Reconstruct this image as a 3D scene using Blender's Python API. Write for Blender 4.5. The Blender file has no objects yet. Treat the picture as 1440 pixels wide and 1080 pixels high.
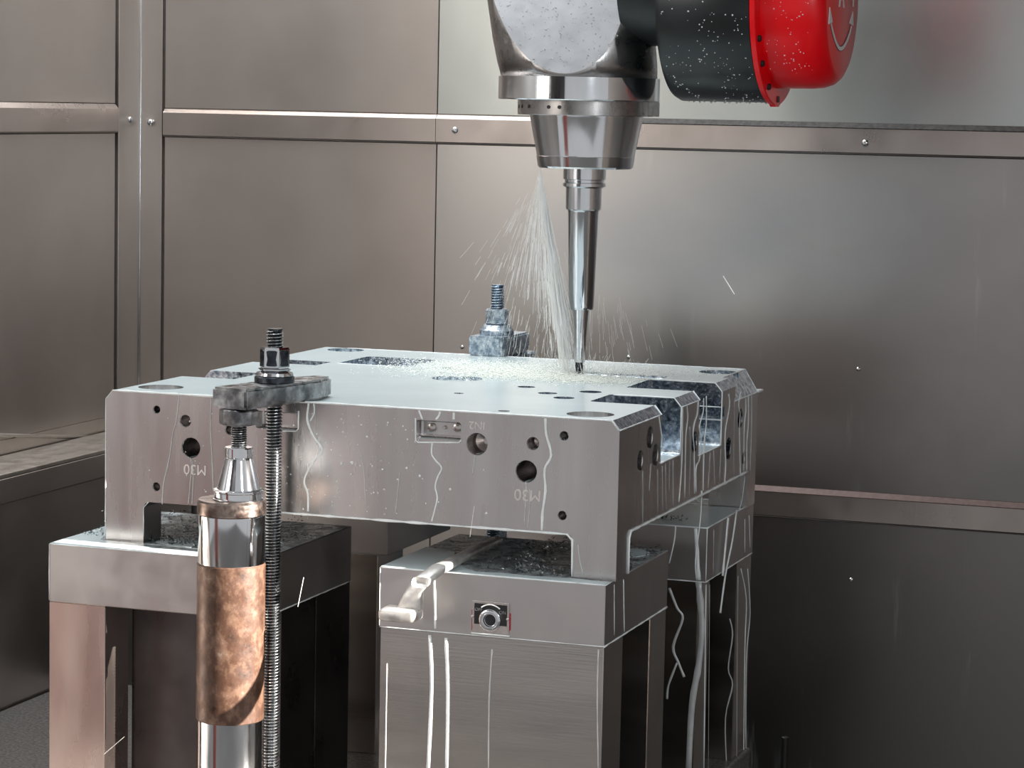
import bpy, bmesh, math, random
from mathutils import Vector, Matrix, noise
R = random.Random(7)
PI = math.pi
sc = bpy.context.scene
COL = sc.collection

# ------------------------------------------------------------------ camera
cam_d = bpy.data.cameras.new('camera'); cam = bpy.data.objects.new('camera', cam_d); COL.objects.link(cam)
sc.camera = cam
cam_d.sensor_width = 36; cam_d.lens = 92.306; cam_d.clip_start = .05; cam_d.clip_end = 60
_r = Vector((0.94447813, 0.32794041, 0.02039968)); _u = -Vector((0.05391587, -0.09343687, -0.99416429)); _b = -Vector((-0.32412056, 0.9400663, -0.10593027))
mw = Matrix((( _r.x, _u.x, _b.x, 0.97536), (_r.y, _u.y, _b.y, -3.26370), (_r.z, _u.z, _b.z, 1.22092), (0, 0, 0, 1)))
cam.matrix_world = mw

# ------------------------------------------------------------------ world, lights, exposure
w = bpy.data.worlds.new('world'); sc.world = w; w.use_nodes = True
w.node_tree.nodes['Background'].inputs[0].default_value = (.97, .98, 1.0, 1)
w.node_tree.nodes['Background'].inputs[1].default_value = .52
def area(name, loc, target, sx, sy, power, color=(1, 1, 1), spread=PI):
    d = bpy.data.lights.new(name, 'AREA'); d.shape = 'RECTANGLE'; d.size = sx; d.size_y = sy
    d.energy = power; d.color = color; d.spread = spread
    o = bpy.data.objects.new(name, d); COL.objects.link(o); o.location = loc
    o.rotation_euler = (Vector(target) - Vector(loc)).to_track_quat('-Z', 'Y').to_euler()
    return o
area('overhead_fill', (-.75, .42, 2.6), (-.45, .42, .8), 1.0, .6, 24, (.92, .97, 1))  # unseen overhead light added to brighten the plate top
area('rail_fill', (-1.02, .92, 2.24), (-1.0, .95, .8), .80, .22, 7, (.95, .98, 1))  # unseen light added for the bright edge of the left rail
area('front_left_fill', (-3.1, -4.2, 2.1), (-.6, 1.2, 1.0), 2.4, 2.0, 62, (1, .93, .85))  # added softbox, brightens the back wall and the front faces
area('front_right_fill', (1.9, -2.4, 2.1), (-.1, .5, 1.2), .40, 1.3, 24, (.90, .96, 1))  # added light for chrome highlights and the red cover
sd = bpy.data.lights.new('sunbeam', 'SPOT'); sd.energy = 9000; sd.spot_size = math.radians(9.4); sd.spot_blend = .03
sd.shadow_soft_size = .005; sd.color = (1, .93, .84)
so = bpy.data.objects.new('sunbeam', sd); COL.objects.link(so); so.location = (4.2, -.30, 1.75)
so.rotation_euler = (Vector((-.50, -.17, .36)) - so.location).to_track_quat('-Z', 'Y').to_euler()
sc.view_settings.view_transform = 'Standard'; sc.view_settings.look = 'None'
sc.view_settings.gamma = 1; sc.view_settings.use_curve_mapping = False
sc.view_settings.exposure = 0.0

# ------------------------------------------------------------------ materials
def nodes(name):
    m = bpy.data.materials.new(name); m.use_nodes = True
    nt = m.node_tree; return m, nt, nt.nodes['Principled BSDF']
def ramp(nt, fac, stops):
    r = nt.nodes.new('ShaderNodeValToRGB'); nt.links.new(fac, r.inputs[0])
    els = r.color_ramp.elements; r.color_ramp.interpolation = 'EASE'
    while len(els) < len(stops): els.new(.5)
    for e, (p, c) in zip(els, stops):
        e.position = p; e.color = (*c, 1) if len(c) == 3 else c
    return r.outputs[0]
def tex(nt, scale, detail=4, stretch=(1, 1, 1), rough=.55, dist=0):
    tc = nt.nodes.new('ShaderNodeTexCoord'); mp = nt.nodes.new('ShaderNodeMapping')
    nt.links.new(tc.outputs['Object'], mp.inputs[0]); mp.inputs['Scale'].default_value = stretch
    n = nt.nodes.new('ShaderNodeTexNoise'); nt.links.new(mp.outputs[0], n.inputs['Vector'])
    n.inputs['Scale'].default_value = scale; n.inputs['Detail'].default_value = detail
    n.inputs['Roughness'].default_value = rough; n.inputs['Distortion'].default_value = dist
    return n.outputs['Fac']
def bump(nt, p, h, strength, dist=.001):
    b = nt.nodes.new('ShaderNodeBump'); b.inputs['Strength'].default_value = strength; b.inputs['Distance'].default_value = dist
    nt.links.new(h, b.inputs['Height']); nt.links.new(b.outputs[0], p.inputs['Normal'])
def g3(v): return (v, v, v)
def steel(name, c0, c1, rough=(.2, .35), scale=6, stretch=(1, 1, 1), grain=(300, (1, 1, .04)), bstr=.12, metallic=1.0, detail=4):
    m, nt, p = nodes(name)
    n = tex(nt, scale, detail, stretch)
    nt.links.new(ramp(nt, n, [(.30, c0), (.70, c1)]), p.inputs['Base Color'])
    n2 = tex(nt, scale * 1.7, 5, stretch)
    nt.links.new(ramp(nt, n2, [(.3, g3(rough[0])), (.7, g3(rough[1]))]), p.inputs['Roughness'])
    p.inputs['Metallic'].default_value = metallic
    if bstr: bump(nt, p, tex(nt, grain[0], 2, grain[1]), bstr, .0004)
    return m
def plain(name, c, rough=.5, metallic=0, emit=None, noise_amt=.12, scale=40, coat=0):
    m, nt, p = nodes(name)
    n = tex(nt, scale, 4)
    lo = tuple(x * (1 - noise_amt) for x in c); hi = tuple(min(1, x * (1 + noise_amt)) for x in c)
    nt.links.new(ramp(nt, n, [(.3, lo), (.7, hi)]), p.inputs['Base Color'])
    p.inputs['Roughness'].default_value = rough; p.inputs['Metallic'].default_value = metallic
    p.inputs['Coat Weight'].default_value = coat
    return m

M = {}
M['sheet'] = steel('stainless_sheet', (.49, .445, .415), (.58, .53, .495), (.30, .42), 2.2, (1, 1, 1), (260, (1, 1, .08)), .10)
M['sheet_reflect_pale'] = steel('stainless_sheet_reflect_pale', (.50, .52, .50), (.60, .63, .61), (.28, .36), 1.6, (1, 1, .8), (260, (1, 1, .08)), .10)  # paler copy of the sheet, a glass reflection put into its colour
def splash_and_shade_sheet():
    m, nt, p = nodes('splashed_shaded_sheet')
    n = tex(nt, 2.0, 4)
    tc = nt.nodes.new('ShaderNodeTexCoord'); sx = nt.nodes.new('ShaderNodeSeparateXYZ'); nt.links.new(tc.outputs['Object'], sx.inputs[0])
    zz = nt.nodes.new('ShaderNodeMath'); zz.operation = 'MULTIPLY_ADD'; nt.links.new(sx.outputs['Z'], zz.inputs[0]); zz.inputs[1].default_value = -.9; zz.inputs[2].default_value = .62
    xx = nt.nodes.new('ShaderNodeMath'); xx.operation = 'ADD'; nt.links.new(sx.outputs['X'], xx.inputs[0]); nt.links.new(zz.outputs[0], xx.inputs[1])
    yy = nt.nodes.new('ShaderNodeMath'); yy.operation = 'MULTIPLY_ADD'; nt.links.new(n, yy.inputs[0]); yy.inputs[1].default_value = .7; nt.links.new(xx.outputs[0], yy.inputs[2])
    base = ramp(nt, yy.outputs[0], [(.0, (.56, .54, .52)), (.35, (.42, .39, .375)), (.80, (.27, .255, .245))])  # pale-to-dark fade paints in the wall's reflection; only the streaks are splashes
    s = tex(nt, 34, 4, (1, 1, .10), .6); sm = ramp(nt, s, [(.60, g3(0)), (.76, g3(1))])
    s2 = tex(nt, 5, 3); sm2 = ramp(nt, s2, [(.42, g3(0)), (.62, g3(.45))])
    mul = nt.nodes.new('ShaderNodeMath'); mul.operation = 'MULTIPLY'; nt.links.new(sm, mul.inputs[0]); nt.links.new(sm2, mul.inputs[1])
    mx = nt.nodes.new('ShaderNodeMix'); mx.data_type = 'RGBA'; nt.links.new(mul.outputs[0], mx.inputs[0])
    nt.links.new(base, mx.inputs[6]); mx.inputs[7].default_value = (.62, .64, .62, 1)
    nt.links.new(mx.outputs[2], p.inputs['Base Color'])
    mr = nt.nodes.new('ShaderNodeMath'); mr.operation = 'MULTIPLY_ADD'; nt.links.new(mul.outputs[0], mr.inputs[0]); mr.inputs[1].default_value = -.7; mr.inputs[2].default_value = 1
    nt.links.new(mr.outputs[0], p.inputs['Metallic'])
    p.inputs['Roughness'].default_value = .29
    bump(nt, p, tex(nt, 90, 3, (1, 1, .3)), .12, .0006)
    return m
M['sheet_splash_shade'] = splash_and_shade_sheet()
M['rail'] = steel('rail_steel', (.47, .42, .39), (.56, .50, .47), (.26, .38), 5)
M['mold'] = steel('milled_tool_steel', (.53, .50, .49), (.62, .59, .58), (.22, .30), 14, (1, 1, .12), (420, (1, 1, .05)), .05)
M['mold_wet'] = steel('wet_milled_pocket', (.20, .25, .31), (.86, .90, .95), (.12, .30), 130, (1, 1, 1), (200, (1, 1, 1)), .5)
def film():
    m, nt, p = nodes('milky_coolant_film')
    n = tex(nt, 7, 4)
    nt.links.new(ramp(nt, n, [(.3, (.54, .63, .65)), (.7, (.60, .69, .71))]), p.inputs['Base Color'])
    p.inputs['Roughness'].default_value = .22; p.inputs['IOR'].default_value = 1.33
    n2 = tex(nt, 60, 3); bump(nt, p, n2, .05, .0008)
    return m
M['film'] = film()
M['coolant'] = plain('milky_coolant', (.86, .90, .90), .18, 0, noise_amt=.06)
M['coolant_thin'] = plain('thin_coolant_run', (.60, .61, .61), .25, .15, noise_amt=.1)
M['spray'] = plain('spray_water', (.97, .98, .95), .4, 0, noise_amt=.04)
M['foam'] = plain('coolant_foam', (.95, .97, .90), .5, 0, noise_amt=.04, scale=300)
M['block'] = steel('magnet_block_steel', (.54, .52, .515), (.62, .595, .59), (.28, .42), 5, (1, 1, 1), (500, (.05, 1, 1)), .10)
M['block_top'] = steel('chip_strewn_wet_top', (.08, .09, .10), (.62, .68, .70), (.15, .4), 38, (1, 1, 1), (200, (1, 1, 1)), .3, metallic=.3, detail=8)
M['column'] = steel('ground_column_steel', (.48, .45, .425), (.62, .58, .545), (.16, .27), 3, (.4, 1, 2.5), (400, (.05, 1, 1)), .12)
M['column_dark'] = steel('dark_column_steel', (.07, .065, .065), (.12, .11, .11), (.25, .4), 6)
M['leg_pink'] = steel('pink_reflection_leg', (.62, .46, .42), (.72, .60, .55), (.25, .35), 7, (1.5, 1, .35), (300, (1, 1, .05)), .08)  # pink reflection put into the leg's base colour
M['chrome'] = steel('polished_steel', (.66, .68, .70), (.80, .81, .83), (.07, .16), 12, (1, 1, .3), (400, (1, 1, .03)), .05)
M['head'] = steel('housing_steel', (.34, .33, .325), (.44, .42, .41), (.24, .34), 30)
M['facet'] = steel('housing_flat_steel', (.33, .33, .34), (.38, .38, .39), (.40, .52), 30)
M['black_oxide'] = steel('black_oxide_steel', (.035, .04, .05), (.10, .11, .125), (.22, .38), 60)
M['thread'] = steel('threaded_steel', (.50, .51, .53), (.68, .69, .70), (.18, .3), 50)
M['blue_wet'] = steel('wet_blue_grey_steel', (.17, .24, .32), (.66, .74, .80), (.2, .4), 120, (1, 1, 1), (150, (1, 1, 1)), .4, metallic=.6)
M['handle'] = steel('sunlit_handle_steel', (.50, .47, .45), (.80, .78, .75), (.35, .5), 42, metallic=.7)  # brighter copy of the forged steel, sunlight put into its colour
M['groove'] = steel('dark_thread_groove', (.03, .032, .035), (.08, .085, .09), (.25, .4), 80)  # groove faces coloured darker than the thread crests
M['blue_groove'] = steel('wet_thread_groove', (.10, .16, .24), (.22, .30, .40), (.2, .4), 80)
M['forged'] = steel('worn_forged_steel', (.12, .12, .125), (.55, .55, .56), (.2, .42), 42, (1, 1, 1), (180, (1, 1, 1)), .35)
def rusty():
    m, nt, p = nodes('rusted_pipe')
    n = tex(nt, 48, 8, (1, 1, .8), .7)
    nt.links.new(ramp(nt, n, [(.28, (.025, .016, .013)), (.46, (.085, .043, .028)), (.60, (.16, .092, .062)), (.78, (.36, .29, .24))]), p.inputs['Base Color'])
    nt.links.new(ramp(nt, tex(nt, 40, 4), [(.3, g3(.28)), (.7, g3(.55))]), p.inputs['Roughness'])
    p.inputs['Metallic'].default_value = .25
    bump(nt, p, tex(nt, 120, 5), .35, .0008)
    return m
M['rust'] = rusty()
M['dark_ring'] = steel('dark_scuffed_ring', (.10, .07, .06), (.34, .28, .25), (.25, .45), 60)
M['drum'] = plain('black_enamel', (.012, .016, .018), .30, 0, noise_amt=.5, scale=6)
M['drum_face'] = plain('charcoal_enamel', (.03, .035, .037), .4, 0)
M['red'] = plain('red_enamel', (.95, .002, .008), .28, 0, noise_amt=.03, scale=5)
M['red_face'] = plain('red_cover_face', (.95, .09, .085), .38, 0, noise_amt=.03, scale=5)
M['white'] = plain('white_print', (.97, .97, .97), .5, 0, noise_amt=.02)
M['outline'] = plain('dark_print_outline', (.20, .06, .07), .5, 0)
M['black'] = plain('black_plate', (.012, .012, .014), .45)
M['grey_print'] = plain('grey_print', (.22, .22, .23), .5)
M['brass'] = steel('etched_plate_rim', (.55, .50, .48), (.68, .62, .60), (.25, .4), 60)
M['red_paint'] = plain('red_paint_remnant', (.42, .02, .03), .5, noise_amt=.4, scale=200)
M['chip'] = steel('steel_chips', (.05, .06, .065), (.36, .40, .42), (.2, .4), 200)
M['chip_white'] = plain('bright_chip', (.9, .88, .84), .3, .2)
M['floor'] = steel('machine_floor', (.10, .095, .092), (.26, .245, .235), (.3, .5), 180, (1, 1, 1), (300, (1, 1, 1)), .4, metallic=.5)
M['seam'] = plain('seam_dirt', (.05, .04, .035), .7)
M['engrave'] = steel('engraved_mark', (.74, .70, .68), (.82, .78, .76), (.5, .6), 60, bstr=0)
M['ledge'] = steel('highlight_strip_steel', (.50, .46, .42), (.60, .56, .51), (.35, .5), 20)
M['red_tint'] = plain('red_tint_panel', (.45, .12, .09), .5)
M['rail_shade'] = plain('dark_shade_strip', (.055, .048, .045), .6, scale=120, noise_amt=.4)
M['rail_shade_warm'] = plain('brownish_shade_strip', (.20, .135, .12), .6, scale=120)
M['hose'] = plain('black_rubber', (.02, .02, .02), .6)

# ------------------------------------------------------------------ helpers
def link(name, me, mat, parent=None):
    o = bpy.data.objects.new(name, me); COL.objects.link(o)
    if mat is not None:
        for x in (mat if isinstance(mat, (list, tuple)) else [mat]): me.materials.append(M[x] if isinstance(x, str) else x)
    if parent: o.parent = parent; o.matrix_parent_inverse = parent.matrix_world.inverted() if parent.type != 'EMPTY' else Matrix.Translation(-parent.location)
    return o
def obj(name, bm, mat, parent=None, smooth=False, angle=None):
    bmesh.ops.recalc_face_normals(bm, faces=bm.faces)
    me = bpy.data.meshes.new(name)
    if smooth:
        for f in bm.faces: f.smooth = True
        if angle:
            for e in bm.edges:
                if len(e.link_faces) == 2 and e.calc_face_angle(0) > math.radians(angle): e.smooth = False
    bm.to_mesh(me); bm.free()
    return link(name, me, mat, parent)
def thing(name, label, cat, loc, group=None):
    o = bpy.data.objects.new(name, None); COL.objects.link(o); o.location = loc; o.empty_display_size = .02
    o['label'] = label; o['category'] = cat
    if group: o['group'] = group
    return o
def tag(o, label, cat, group=None, kind=None):
    o['label'] = label; o['category'] = cat
    if group: o['group'] = group
    if kind: o['kind'] = kind
    return o
def struct(o): o['kind'] = 'structure'; return o
def bx(bm, x0, x1, y0, y1, z0, z1, bev=0, rot=None, seg=2):
    vs = [bm.verts.new((x, y, z)) for x in (x0, x1) for y in (y0, y1) for z in (z0, z1)]
    fs = [(0, 1, 3, 2), (4, 6, 7, 5), (0, 4, 5, 1), (2, 3, 7, 6), (0, 2, 6, 4), (1, 5, 7, 3)]
    faces = [bm.faces.new([vs[i] for i in f]) for f in fs]
    if bev:
        es = list({e for f in faces for e in f.edges})
        bmesh.ops.bevel(bm, geom=es, offset=bev, segments=seg, affect='EDGES', profile=.5)
    return bm
def box(*a, **k): return bx(bmesh.new(), *a, **k)
def prism(pts, axis, a, b, bm=None):
    """extrude a 2-D polygon along axis (0,1,2) from a to b; pts in the other two axes, in order"""
    bm = bm or bmesh.new()
    def v(p, t):
        l = list(p); l.insert(axis, t); return bm.verts.new(l)
    A = [v(p, a) for p in pts]; B = [v(p, b) for p in pts]
    bm.faces.new(A); bm.faces.new(B[::-1])
    n = len(pts)
    for i in range(n): bm.faces.new((A[i], B[i], B[(i + 1) % n], A[(i + 1) % n]))
    return bm
def lathe(prof, c, seg=48, axis=2, bm=None, a0=0, caps=True):
    """prof: list of (radius, t) along axis"""
    bm = bm or bmesh.new(); rings = []
    for r, t in prof:
        ring = []
        for k in range(seg):
            an = a0 + 2 * PI * k / seg; p = [r * math.cos(an), r * math.sin(an)]; p.insert(axis, t)
            ring.append(bm.verts.new((c[0] + p[0], c[1] + p[1], c[2] + p[2])))
        rings.append(ring)
    for A, B in zip(rings, rings[1:]):
        for k in range(seg): bm.faces.new((A[k], A[(k + 1) % seg], B[(k + 1) % seg], B[k]))
    if caps: bm.faces.new(rings[0]); bm.faces.new(rings[-1][::-1])
    return bm
def cyl(c, r, t0, t1, axis=2, seg=32, bev=0, bm=None):
    if bev: return lathe([(r - bev, t0), (r, t0 + bev), (r, t1 - bev), (r - bev, t1)], c, seg, axis, bm)
    return lathe([(r, t0), (r, t1)], c, seg, axis, bm)
def tube(pts, r, seg=6, bm=None, flat=None, taper=False):
    """flat=(axis, factor): squash along an axis"""
    bm = bm or bmesh.new(); pts = [Vector(p) for p in pts]; n = len(pts); rings = []
    for i, p in enumerate(pts):
        d = (pts[min(i + 1, n - 1)] - pts[max(i - 1, 0)]).normalized()
        a = d.cross(Vector((.31, .87, .17))); a.normalize(); b = d.cross(a)
        rr = r[i] if isinstance(r, (list, tuple)) else r
        ring = []
        for k in range(seg):
            an = 2 * PI * k / seg; o = (a * math.cos(an) + b * math.sin(an)) * rr
            if flat: o[flat[0]] *= flat[1]
            ring.append(bm.verts.new(p + o))
        rings.append(ring)
    for A, B in zip(rings, rings[1:]):
        for k in range(seg): bm.faces.new((A[k], A[(k + 1) % seg], B[(k + 1) % seg], B[k]))
    bm.faces.new(rings[0]); bm.faces.new(rings[-1][::-1])
    return bm
def smoothline(pts, k=4, wob=.0):
    P = [Vector(p) for p in pts]; out = []
    for i in range(len(P) - 1):
        a, b, c, d = P[max(i - 1, 0)], P[i], P[i + 1], P[min(i + 2, len(P) - 1)]
        for j in range(k):
            t = j / k
            q = .5 * ((2 * b) + (c - a) * t + (2 * a - 5 * b + 4 * c - d) * t * t + (3 * b - a - 3 * c + d) * t ** 3)
            out.append(q)
    out.append(P[-1]); return out
def thread_bm(c, r, z0, z1, pitch=.0043, depth=.0023, seg=18, per=6, bm=None):
    """helical thread; the faces in the groove get material 1"""
    bm = bm or bmesh.new(); n = int((z1 - z0) / pitch * per); rings = []
    for i in range(n + 1):
        z = z0 + (z1 - z0) * i / n; ring = []
        for k in range(seg):
            an = 2 * PI * k / seg; ph = (z / pitch - k / seg) % 1
            rr = r - depth * min(1, max(0, 1.5 * (1 - abs(2 * ph - 1)) - .15))
            if z > z1 - .003: rr = min(rr, r - .0015)
            ring.append(bm.verts.new((c[0] + rr * math.cos(an), c[1] + rr * math.sin(an), z)))
        rings.append(ring)
    for A, B in zip(rings, rings[1:]):
        for k in range(seg):
            f = bm.faces.new((A[k], A[(k + 1) % seg], B[(k + 1) % seg], B[k]))
            cc = f.calc_center_median()
            if math.hypot(cc.x - c[0], cc.y - c[1]) < r - depth * .55: f.material_index = 1
    bm.faces.new(rings[0]); bm.faces.new(rings[-1][::-1])
    return bm
def boolean(o, cutter_bm, op='DIFFERENCE'):
    bmesh.ops.recalc_face_normals(cutter_bm, faces=cutter_bm.faces)
    me = bpy.data.meshes.new('cut'); cutter_bm.to_mesh(me); cutter_bm.free()
    c = bpy.data.objects.new('cut', me); COL.objects.link(c)
    md = o.modifiers.new('b', 'BOOLEAN'); md.operation = op; md.object = c; md.solver = 'EXACT'
    bpy.context.view_layer.update()
    dg = bpy.context.evaluated_depsgraph_get()
    nm = bpy.data.meshes.new_from_object(o.evaluated_get(dg))
    old = o.data; o.modifiers.clear(); o.data = nm; nm.name = old.name
    bpy.data.meshes.remove(old); bpy.data.objects.remove(c); bpy.data.meshes.remove(me)
def text_mesh(s, size, mat, parent, name, origin, xdir, ydir, depth=.0004, bold=0):
    cu = bpy.data.curves.new('t', 'FONT'); cu.body = s; cu.size = size; cu.align_x = 'CENTER'; cu.align_y = 'CENTER'
    cu.extrude = depth / 2; cu.offset = bold
    t = bpy.data.objects.new('t', cu); COL.objects.link(t); bpy.context.view_layer.update()
    me = bpy.data.meshes.new_from_object(t.evaluated_get(bpy.context.evaluated_depsgraph_get()))
    bpy.data.objects.remove(t); bpy.data.curves.remove(cu)
    X = Vector(xdir).normalized(); Y = Vector(ydir).normalized(); Z = X.cross(Y)
    mt = Matrix(((X.x, Y.x, Z.x, origin[0]), (X.y, Y.y, Z.y, origin[1]), (X.z, Y.z, Z.z, origin[2]), (0, 0, 0, 1)))
    me.transform(mt); me.materials.clear()
    return link(name, me, mat, parent)
def specks(bm, pts, size, flat=None, jitter=.5):
    for p in pts:
        s = size * (1 + jitter * (R.random() * 2 - 1))
        vs = []
        for d in ((1, 0, 0), (-1, 0, 0), (0, 1, 0), (0, -1, 0), (0, 0, 1), (0, 0, -1)):
            v = Vector(d) * s * R.uniform(.7, 1.3)
            if flat is not None: v[flat] *= .45
            vs.append(bm.verts.new(Vector(p) + v))
        for a, b, c in ((0, 2, 4), (2, 1, 4), (1, 3, 4), (3, 0, 4), (2, 0, 5), (1, 2, 5), (3, 1, 5), (0, 3, 5)):
            bm.faces.new((vs[a], vs[b], vs[c]))
def flake(bm, p, l, wd, d):
    d = Vector(d).normalized(); a = d.cross(Vector((.3, .2, .9))); a.normalize(); b = d.cross(a)
    p = Vector(p); tip = p + d * l; vs = [bm.verts.new(q) for q in (p + a * wd, p - a * wd * .5 + b * wd, p - a * wd * .5 - b * wd, tip)]
    for f in ((0, 1, 2), (0, 1, 3), (1, 2, 3), (2, 0, 3)): bm.faces.new([vs[i] for i in f])

# ------------------------------------------------------------------ the setting
ZF = .20; ZD = -.45; YW = 1.25; XW = -1.3425; ZTOP = 2.3
struct(obj('light_blocker_1', box(-1.40, -.32, -1.94, -1.90, .92, ZTOP, bev=.005), 'column_dark'))  # unseen panel added to darken reflections on the upper right wall
fl = struct(obj('floor', box(-3.2, 3.2, -4.6, YW + .05, ZD - .05, ZD), 'floor'))
cl = struct(obj('shade_panel', box(.19, .79, -.10, YW + .05, 1.60, 1.63), 'column_dark'))  # unseen panel added overhead to keep the right wall and rail dark
wb = struct(obj('wall_back', box(XW - .02, 2.6, YW + .012, YW + .05, ZD, ZTOP), 'seam'))
tb = tag(obj('machine_table', box(-1.215, .0, -.45, .778, ZF - .10, ZF, bev=.003), 'floor'), 'dark grey chip-strewn machine table seen at the far left bottom', 'table')
tbl = tag(obj('table_base', box(-1.15, -.05, -.35, .70, ZD, ZF - .1005, bev=.01), 'column_dark'), 'dark pedestal under the chip-strewn machine table', 'pedestal')
SEAM = -.736
def panel(x0, x1, z0, z1, mat):
    return obj('panel', box(x0, x1, YW, YW + .012, z0, z1, bev=.0008, seg=1), mat, wb)
for (x0, x1, mat) in ((-1.2885, SEAM - .0006, 'sheet'), (SEAM + .0006, .75, 'sheet_reflect_pale')):
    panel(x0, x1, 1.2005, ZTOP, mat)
    panel(x0, x1, .5570, 1.1460, 'sheet' if mat == 'sheet' else 'sheet_splash_shade')
    panel(x0, x1, ZD, .5035, 'sheet_splash_shade')
def rail(x0, x1, zt, mat='rail'):
    prism([(YW + .012, zt - .0525), (YW - .006, zt - .0525), (YW - .008, zt - .0505), (YW - .008, zt - .0085), (YW + .002, zt), (YW + .012, zt)], 0, x0, x1, bm=(b := bmesh.new()))
    return obj('rail', b, mat, wb)
for zt in (1.2005, .5565):
    rail(-1.2885, SEAM - .0005, zt); rail(SEAM + .0005, .75, zt)
for zt, x0, m_ in ((1.2005, -.40, 'rail_shade'), (.5565, SEAM + .001, 'rail_shade_warm')):  # strips added to paint the dark reflection on the rail chamfers
    sb = bmesh.new(); prism([(YW - .0088, zt - .0095), (YW - .0098, zt - .0080), (YW + .0005, zt + .0010), (YW + .002, zt + .0006)], 0, x0, .75, bm=sb)
    obj('shade_strip', sb, m_, wb)
obj('corner_edge', tube([(XW + .0052, YW - .0050, ZD), (XW + .0052, YW - .0050, ZTOP)], .0016, 8), 'chrome', wb, True)
seam_pts = [((-1.288, YW - .0066, 1.1475), (.75, YW - .0066, 1.1475)), ((-1.288, YW - .0066, .5035), (.75, YW - .0066, .5035))]
for a, b in seam_pts: obj('seam_line', tube([a, b], .0012, 4), 'seam', wb)
# corner flange on the back wall and the left wall
obj('corner_flange', box(XW + .0008, -1.2925, YW - .004, YW + .012, ZD, ZTOP, bev=.001, seg=1), 'sheet', wb)
obj('seam_line', box(-1.2925, -1.2885, YW + .003, YW + .0125, ZD, ZTOP), 'seam', wb)
def dome(c, r, axis, sgn, name='rivet', parent=None, mat='chrome'):
    prof = [(r * math.cos(a), sgn * r * .6 * math.sin(a)) for a in (0, .4, .8, 1.2, 1.45)]
    return obj(name, lathe(prof, c, 12, axis), mat, parent, True)
for (x, z) in ((-1.315, 1.1728), (-.698, 1.1719), (.0585, 1.1668), (-.0, .53), (-.679, .775), (.0585, .773), (.0585, .40), (-.36, .773)):
    dome((x, YW - (.008 if z > 1 else 0), z), .0065 if z > 1 else .004, 1, -1, 'rivet', wb)
wl = struct(obj('wall_left', box(XW - .05, XW - .012, -.6, YW + .02, ZD, ZTOP), 'seam'))
obj('corner_flange', box(XW - .012, XW + .004, 1.160, YW - .0045, ZD, ZTOP, bev=.001, seg=1), 'sheet', wl)
for z0, z1 in ((ZD, .62), (.6205, 1.152), (1.2075, ZTOP)):
    obj('panel', box(XW - .012, XW, -.6, 1.153, z0, z1, bev=.0008, seg=1), 'sheet', wl)
b = bmesh.new()
prof = [(XW - .012, 1.153), (XW + .006, 1.153), (XW + .008, 1.156), (XW + .008, 1.197), (XW, 1.2065), (XW - .012, 1.2065)]
A = [b.verts.new((x, -.6, z)) for x, z in prof]; B = [b.verts.new((x, 1.152, z)) for x, z in prof]
b.faces.new(A); b.faces.new(B[::-1])
for i in range(6): b.faces.new((A[i], B[i], B[(i + 1) % 6], A[(i + 1) % 6]))
obj('rail', b, 'rail', wl)
dome((XW + .004, 1.205, 1.1771), .0065, 0, 1, 'rivet', wl)
obj('highlight_strip', tube([(XW + .001, .55, .652), (XW + .001, .7314, .6301), (XW + .001, .95, .603), (XW + .001, 1.1242, .5805)], .0035, 8, flat=(0, .5)), 'ledge', wl, True)  # raised strip drawn for a soft highlight line on the wall
# low trough wall in front of the left wall
tw = struct(obj('wall_trough', box(-1.235, -1.2215, -.6, YW - .01, ZD, .545, bev=.001, seg=1), 'sheet'))
obj('ledge', box(XW + .006, -1.22, -.6, YW - .012, .5872, .5950, bev=.0015), 'ledge', tw)
obj('lip', box(-1.235, -1.2195, -.6, YW - .012, .5455, .5868, bev=.001, seg=1), 'sheet', tw)
wr = struct(obj('wall_right', box(.76, .79, -.09, YW, ZD, ZTOP), 'sheet'))
p_ = obj('bracket_post', cyl((.0290, .90, 0), .0062, ZD, .1930, bev=.001, seg=16), 'black', None, True, 40)
p_.name = 'post'; tag(p_, 'thin black post standing on the floor right of the steel columns', 'post')
p_.data.transform(Matrix.Translation((.0, -.0, 0)))

# unseen red panel added to tint the polished steel, and a coolant hose off to the right
struct(obj('tint_panel_front', box(-1.80, -1.32, -2.05, -2.00, ZD, .60, bev=.01), 'red_tint'))
hp = smoothline([(.775, -.091, 1.00), (.80, -.097, .98), (.86, -.12, .895), (.90, -.165, .832), (.90, -.235, .755), (.89, -.33, .60), (.88, -.36, .30), (.87, -.36, ZD + .01)], 6)
tag(obj('rubber_hose', tube(hp, .0085, 12), 'hose', None, True), 'black coolant hose out of frame at the right, casting the curved shadow on the jack', 'hose')

# ------------------------------------------------------------------ mould plate
ZT = .8125
plate = thing('mold_plate', 'large machined steel mould plate, wet with milky coolant, full of holes and pockets', 'steel plate', (-.375, .378, .6))
bm = prism([(-.75, .6), (0, .6), (0, ZT - .0125), (-.0105, ZT), (-.7395, ZT), (-.75, ZT - .0125)], 1, 0, .755)
body = obj('plate_body', bm, 'mold')
body.data.materials.clear()
def cut(b): boolean(body, b)
cut(box(-.6905, -.0605, -.1, .9, .5, .6585, bev=.008))
cut(box(-1, .2, .0545, .700, .5, .6585, bev=.006))
cut(box(-.9, -.655, .2166, .313, .772, .9))
cut(box(-.9, -.632, .465, .524, .775, .9))
cut(box(-.617, -.497, .512, .642, .785, .9, bev=.01))
cut(box(-.105, .2, .200, .301, .7328, .9, bev=.006))
cut(box(-.112, .2, .402, .529, .7190, .9, bev=.004))
cut(box(-.06, .2, .520, .547, .757, .7765))
cut(prism([(-.022, ZT + .01), (.01, ZT + .01), (.01, .7775), (0, .7775), (-.0215, ZT)], 1, .61, .9))
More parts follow.
